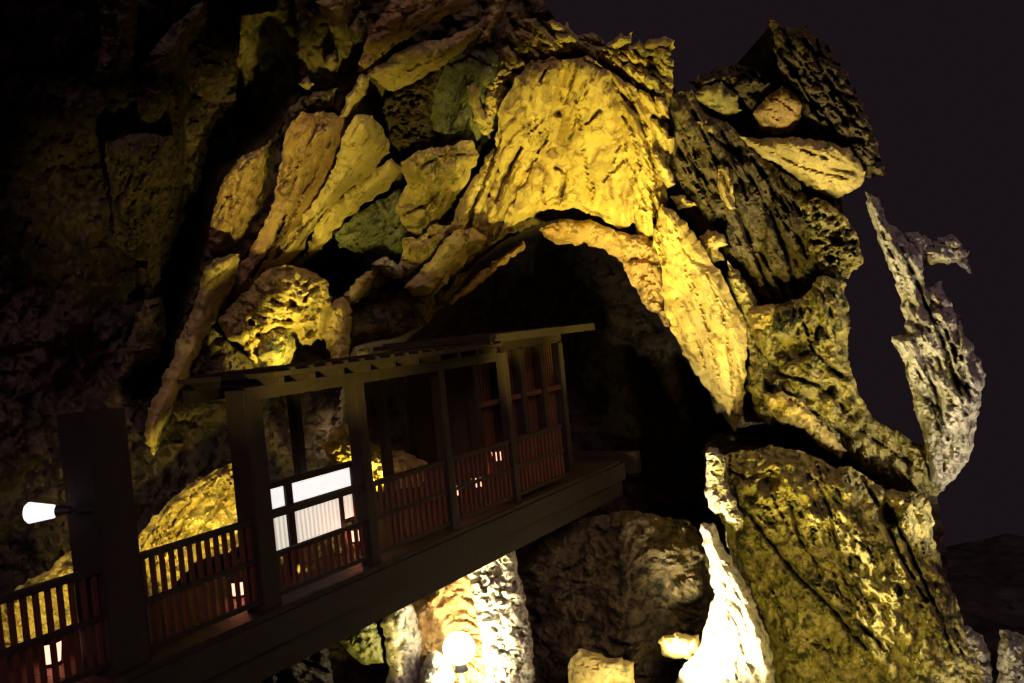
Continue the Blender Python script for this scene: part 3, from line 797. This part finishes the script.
# railing bays, each a thing
bays = [(-5, 'leftmost railing bay, cut by the left edge of the photo'),
        (-4, 'railing bay between the thickest post and the post left of the screen'),
        (-3, 'railing bay standing in front of the lit white screen'),
        (-2, 'railing bay just right of the lit white screen'),
        (-1, 'far railing bay below the pink lanterns, left of the lattice hall'),
        (0, 'farthest railing bay in front of the dark lattice hall')]
wds = {-5: .3, -4: .40, -3: .26, -2: .17, -1: .15, 0: .14, 1: .1}
for k, lab in bays:
    r = empty('railing', k * KEN, 0, 0)
    props(r, lab, 'railing', 'railing bays along the gallery front')
    a, b = wds[k] / 2 + .004, KEN - wds[k + 1] / 2 - .004
    one_box('handrail', WOOD, r, a, b, -.035, .045, .90, .96)
    one_box('mid_rail', WOOD, r, a, b, -.03, .03, .50, .545)
    one_box('bottom_rail', WOOD, r, a, b, -.03, .03, .08, .13)
    n = 13
    for q in range(n):
        s = a + (b - a) * (q + .5) / n
        bm = bmesh.new()
        box(bm, s - .021, s + .021, -.018, .018, .131, .499, bev=.004)
        if k != -3: box(bm, s - .021, s + .021, -.018, .018, .546, .899, bev=.004)
        link('baluster', bm, REDWOOD, r)

# lit white screen behind the third bay
def along(x, y, n):
    """metres along the gallery and above its floor for what is seen at x, y when it stands n metres behind the front"""
    r_ = P(x, y, 1) - EYE
    nv = Vector((-gd.y, gd.x, 0))
    o_ = Vector((A.x, A.y, FLOOR)) + nv * n
    k_ = (o_ - EYE).dot(nv) / r_.dot(nv)
    p_ = EYE + r_ * k_
    return (p_ - o_).dot(gd), p_.z - FLOOR


SN = .75
sa = along(269, 517, SN)[0]
sb = along(351, 490, SN)[0]
scr = empty('paper_screen', sa, SN, 0.002)
props(scr, 'brightly lit white screen with dark bars at the back of the gallery', 'screen')
q1, q2, q3 = (along(v_, 500, SN)[0] - sa for v_ in (284, 291, 338))
q4 = along(341.5, 500, SN)[0] - sa
W_ = sb - sa
zt = along(349, 467, SN)[1]
zm = along(349, 488, SN)[1]
zb = along(349, 526, SN)[1]
bar = .022
for (x0, x1, z0, z1) in ((0, q1, zm + bar, zt), (q2, W_, zm + bar, zt), (0, q1, zb, zm - bar), (q2, q3, zb, zm - bar), (q4, W_, zb + .1, zm - bar)):
    one_box('pane', SCREEN if z1 > zm else CURTAIN, scr, x0 + .004, x1 - .004, -.01, .01, z0 + .004, z1 - .004, bev=0)
bm = bmesh.new()
box(bm, -.06, 0, -.04, .04, 0, zt + .06)
box(bm, q1, q2, -.04, .04, 0, zt + .06)
box(bm, q3, q4, -.03, .03, 0, zm)
box(bm, W_, W_ + .06, -.04, .04, 0, zt + .06)
box(bm, -.06, W_ + .06, -.045, .045, zt, zt + .07)
box(bm, -.06, W_ + .06, -.035, .035, zm - bar, zm + bar)
box(bm, -.06, W_ + .06, -.035, .035, zb - .06, zb)
link('frame', bm, WOOD, scr)


# ------------------------------------------------------------------ lattice hall in the recess
H0, H1 = -.15 * KEN, 1.6 * KEN
hall = empty('temple_hall', 0, .45, .004)
props(hall, 'dark lattice-fronted wooden hall with low board roof inside the cave recess', 'building')
HW = H1 - H0
one_box('back_wall', WOOD, hall, H0 + .1, H1 - .1, 1.2, 1.28, 0, 2.4)
one_box('side_wall', WOOD, hall, H0 + .11, H0 + .18, .11, 1.19, 0, 2.4)
one_box('side_wall', WOOD, hall, H1 - .12, H1 - .04, .08, 1.19, 0, 2.4)
one_box('lintel', WOOD, hall, H0, H1, -.06, .06, 2.28, 2.46)
one_box('lintel', REDWOOD, hall, H0, H1, -.05, .05, 1.46, 1.54)
for q in range(5):
    s = H0 + .08 + (HW - .16) * q / 4
    one_box('pillar', WOOD, hall, s - .08, s + .08, -.08, .08, 0, 2.279, bev=.02)
for q in range(34):
    s = H0 + .2 + (HW - .4) * q / 33
    one_box('lattice_bar', REDWOOD, hall, s - .022, s + .022, .062, .10, .02, 2.279, bev=.004)
bm = bmesh.new()
for k in range(int((HW + .7) / .3)):
    q = H0 - .3 + k * .3
    box(bm, q, q + .29, -.55, 1.5, 2.47, 2.53)
    box(bm, q + .26, q + .33, -.55, 1.5, 2.532, 2.56)
link('roof', bm, WOOD, hall)
one_box('eave_edge', WOOD, hall, H0 - .3, H1 + .3, -.6, -.555, 2.44, 2.56)


# ------------------------------------------------------------------ lamps
def spot(name, loc, target, power, cone, col=(1.0, .74, .20), blend=.6, rad=.08):
    l = bpy.data.lights.new(name, 'SPOT')
    l.energy = power
    l.spot_size = R(cone)
    l.spot_blend = blend
    l.color = col
    l.shadow_soft_size = rad
    o = bpy.data.objects.new(name, l)
    o.location = loc
    o.rotation_euler = (Vector(target) - Vector(loc)).to_track_quat('-Z', 'Y').to_euler()
    COL.objects.link(o)
    return o


def point(name, loc, power, col=(1, .74, .2), rad=.06):
    l = bpy.data.lights.new(name, 'POINT')
    l.energy = power
    l.color = col
    l.shadow_soft_size = rad
    o = bpy.data.objects.new(name, l)
    o.location = loc
    COL.objects.link(o)
    return o


def G(s, n, h):
    return Vector((A.x, A.y, FLOOR)) + gd * s + Vector((-gd.y, gd.x, 0)) * n + Vector((0, 0, h))


YEL = (1.0, .80, .16)
spot('flood_and_fill_light', P(430, 720, 6.5), P(330, 180, 14.8), 2600, 31, YEL, .6)       # left slabs
spot('flood_and_fill_light', P(320, 405, 13.2), P(265, 300, 14.2), 260, 80, YEL)
spot('flood_and_fill_light', P(300, 720, 6.5), P(160, 190, 13), 620, 28, YEL, .8)       # added weak spill that brightens the far left slabs
spot('flood_and_fill_light', P(600, 720, 11.0), P(572, 100, 18.5), 6200, 33, YEL, .6)      # crown
spot('flood_and_fill_light', P(655, 500, 16.6), P(570, 110, 19), 1300, 58, YEL, .8)         # crown, grazing from below
spot('flood_and_fill_light', P(640, 720, 11.5), P(695, 260, 18), 2600, 27, YEL, .7)        # tongue
spot('flood_and_fill_light', P(760, 740, 11.5), P(800, 215, 17), 2500, 56, YEL, .7)        # right
spot('flood_and_fill_light', P(790, 730, 10.2), P(850, 560, 15.2), 950, 64, YEL, .7)      # bluff
spot('flood_and_fill_light', P(1010, 590, 12.8), P(950, 380, 15.8), 1000, 90, (1, .86, .62))
spot('flood_and_fill_light', P(648, 678, 13.8), P(722, 595, 14.7), 2600, 100, (1, .84, .5))
spot('flood_and_fill_light', P(466, 706, 14.3), P(458, 640, 15.7), 4200, 100, (1, .80, .40), .5)  # unseen spot added to throw the globe lamp's light on the rocks
spot('flood_and_fill_light', P(640, 720, 13.6), P(605, 672, 14.5), 120, 90, (1, .82, .45))  # added unseen spot, brightens the stone block
spot('flood_and_fill_light', P(410, 705, 13.4), P(364, 642, 15), 260, 46, YEL)  # small spot added only to light the green boulder
spot('flood_and_fill_light', P(985, 750, 12.4), P(985, 665, 14.7), 260, 56, (1, .86, .62))  # extra unseen spot added for the boulders at lower right
spot('flood_and_fill_light', P(205, 535, 11.3), P(190, 518, 13), 300, 74, YEL)
spot('flood_and_fill_light', P(75, 610, 10.2), P(50, 610, 11.6), 140, 64, YEL)
spot('flood_and_fill_light', P(300, 570, 11.75), P(310, 560, 12.7), 40, 90, YEL)  # small added spot for the boulder below the screen
spot('flood_and_fill_light', P(385, 500, 14.55), P(352, 452, 15.3), 200, 66, YEL)

# added unseen fill sun, lifts everything the lamps do not reach
sl = bpy.data.lights.new('fill_sun', 'SUN')
sl.energy = .6
sl.angle = R(20)
sl.color = (1, .62, .76)
so = bpy.data.objects.new('fill_sun', sl)
so.rotation_euler = (R(62), 0, R(12))
COL.objects.link(so)


gl = bpy.data.objects.new('globe_lamp', None)
gl.location = P(459, 648, 14.5)
COL.objects.link(gl)
props(gl, 'glaring lit lamp among the bright rocks under the gallery', 'lamp')
bm = bmesh.new()
bmesh.ops.create_uvsphere(bm, u_segments=24, v_segments=14, radius=.23)
link('lamp_globe', bm, LENS, gl, True)
bm = bmesh.new()
bmesh.ops.create_cone(bm, cap_ends=True, segments=14, radius1=.11, radius2=.07, depth=.12)
bmesh.ops.translate(bm, verts=bm.verts, vec=(0, 0, -.27))
link('lamp_collar', bm, METAL, gl)
bm = bmesh.new()
bmesh.ops.create_cone(bm, cap_ends=True, segments=12, radius1=.05, radius2=.045, depth=gl.location.z - .33)
bmesh.ops.translate(bm, verts=bm.verts, vec=(0, 0, -.33 - (gl.location.z - .33) / 2))
link('lamp_post', bm, METAL, gl)
lm = bpy.data.objects.new('wall_lamp', None)
lm.location = P(27, 513, 8.55)
lm.rotation_euler = (0, math.radians(92), 0)
COL.objects.link(lm)
props(lm, 'white lit lamp alone in the dark at the far left above the railing', 'lamp')
bm = bmesh.new()
bmesh.ops.create_cone(bm, cap_ends=True, segments=18, radius1=.095, radius2=.055, depth=.25)
bmesh.ops.translate(bm, verts=bm.verts, vec=(0, 0, .125))
bmesh.ops.bevel(bm, geom=[e for e in bm.edges if abs(e.verts[0].co.z - e.verts[1].co.z) < .01], offset=.02, segments=2, affect='EDGES')
link('lamp_shade', bm, LAMPWHITE, lm)
bm = bmesh.new()
bmesh.ops.create_cone(bm, cap_ends=True, segments=14, radius1=.05, radius2=.035, depth=.12)
bmesh.ops.translate(bm, verts=bm.verts, vec=(0, 0, .315))
link('socket', bm, METAL, lm)
one_box('bracket', METAL, lm, -.02, .02, -.02, .02, .37, .62)


# small pink paper lanterns along the deck
def lantern(x, y, d, sz, label):
    o = bpy.data.objects.new('paper_lantern', None)
    o.location = P(x, y, d)
    o.rotation_euler = (0, 0, GROT)
    COL.objects.link(o)
    props(o, label, 'lantern', 'small pinkish lanterns along the gallery')
    bm = bmesh.new()
    bmesh.ops.create_cone(bm, cap_ends=True, segments=14, radius1=sz * .8, radius2=sz, depth=sz * 1.7)
    link('lantern_shade', bm, PINK, o, False)
    bm = bmesh.new()
    bmesh.ops.create_cone(bm, cap_ends=True, segments=14, radius1=sz * 1.05, radius2=sz * .5, depth=sz * .35)
    bmesh.ops.translate(bm, verts=bm.verts, vec=(0, 0, sz * 1.05))
    link('lantern_cap', bm, WOOD, o)
    bm = bmesh.new()
    bmesh.ops.create_cone(bm, cap_ends=True, segments=14, radius1=sz * 1.0, radius2=sz * .8, depth=sz * .3)
    bmesh.ops.translate(bm, verts=bm.verts, vec=(0, 0, -sz * 1.0))
    link('lantern_base', bm, WOOD, o)


lantern(50, 652, 8.75, .10, 'pinkish lantern in the leftmost railing bay')
lantern(238, 588, 10.45, .08, 'pinkish lantern left of the post beside the white screen')
lantern(356, 535, 12.2, .08, 'pinkish lantern at the post right of the white screen')
lantern(456, 490, 14.3, .08, 'pinkish lantern low behind the far railing bay')
lantern(477, 482, 14.8, .08, 'pinkish lantern right of the low one behind the far railing')
lantern(497, 456, 15.3, .08, 'topmost and farthest of the pinkish lanterns by the lattice hall')
for (x, y, d) in ((50, 652, 8.9), (238, 588, 10.7), (356, 535, 12.5), (456, 486, 14.7), (490, 470, 15.2)):
    point('lantern_bulb', P(x, y, d + .12), 5 if d < 13 else 1.5, (1, .25, .14), .04)
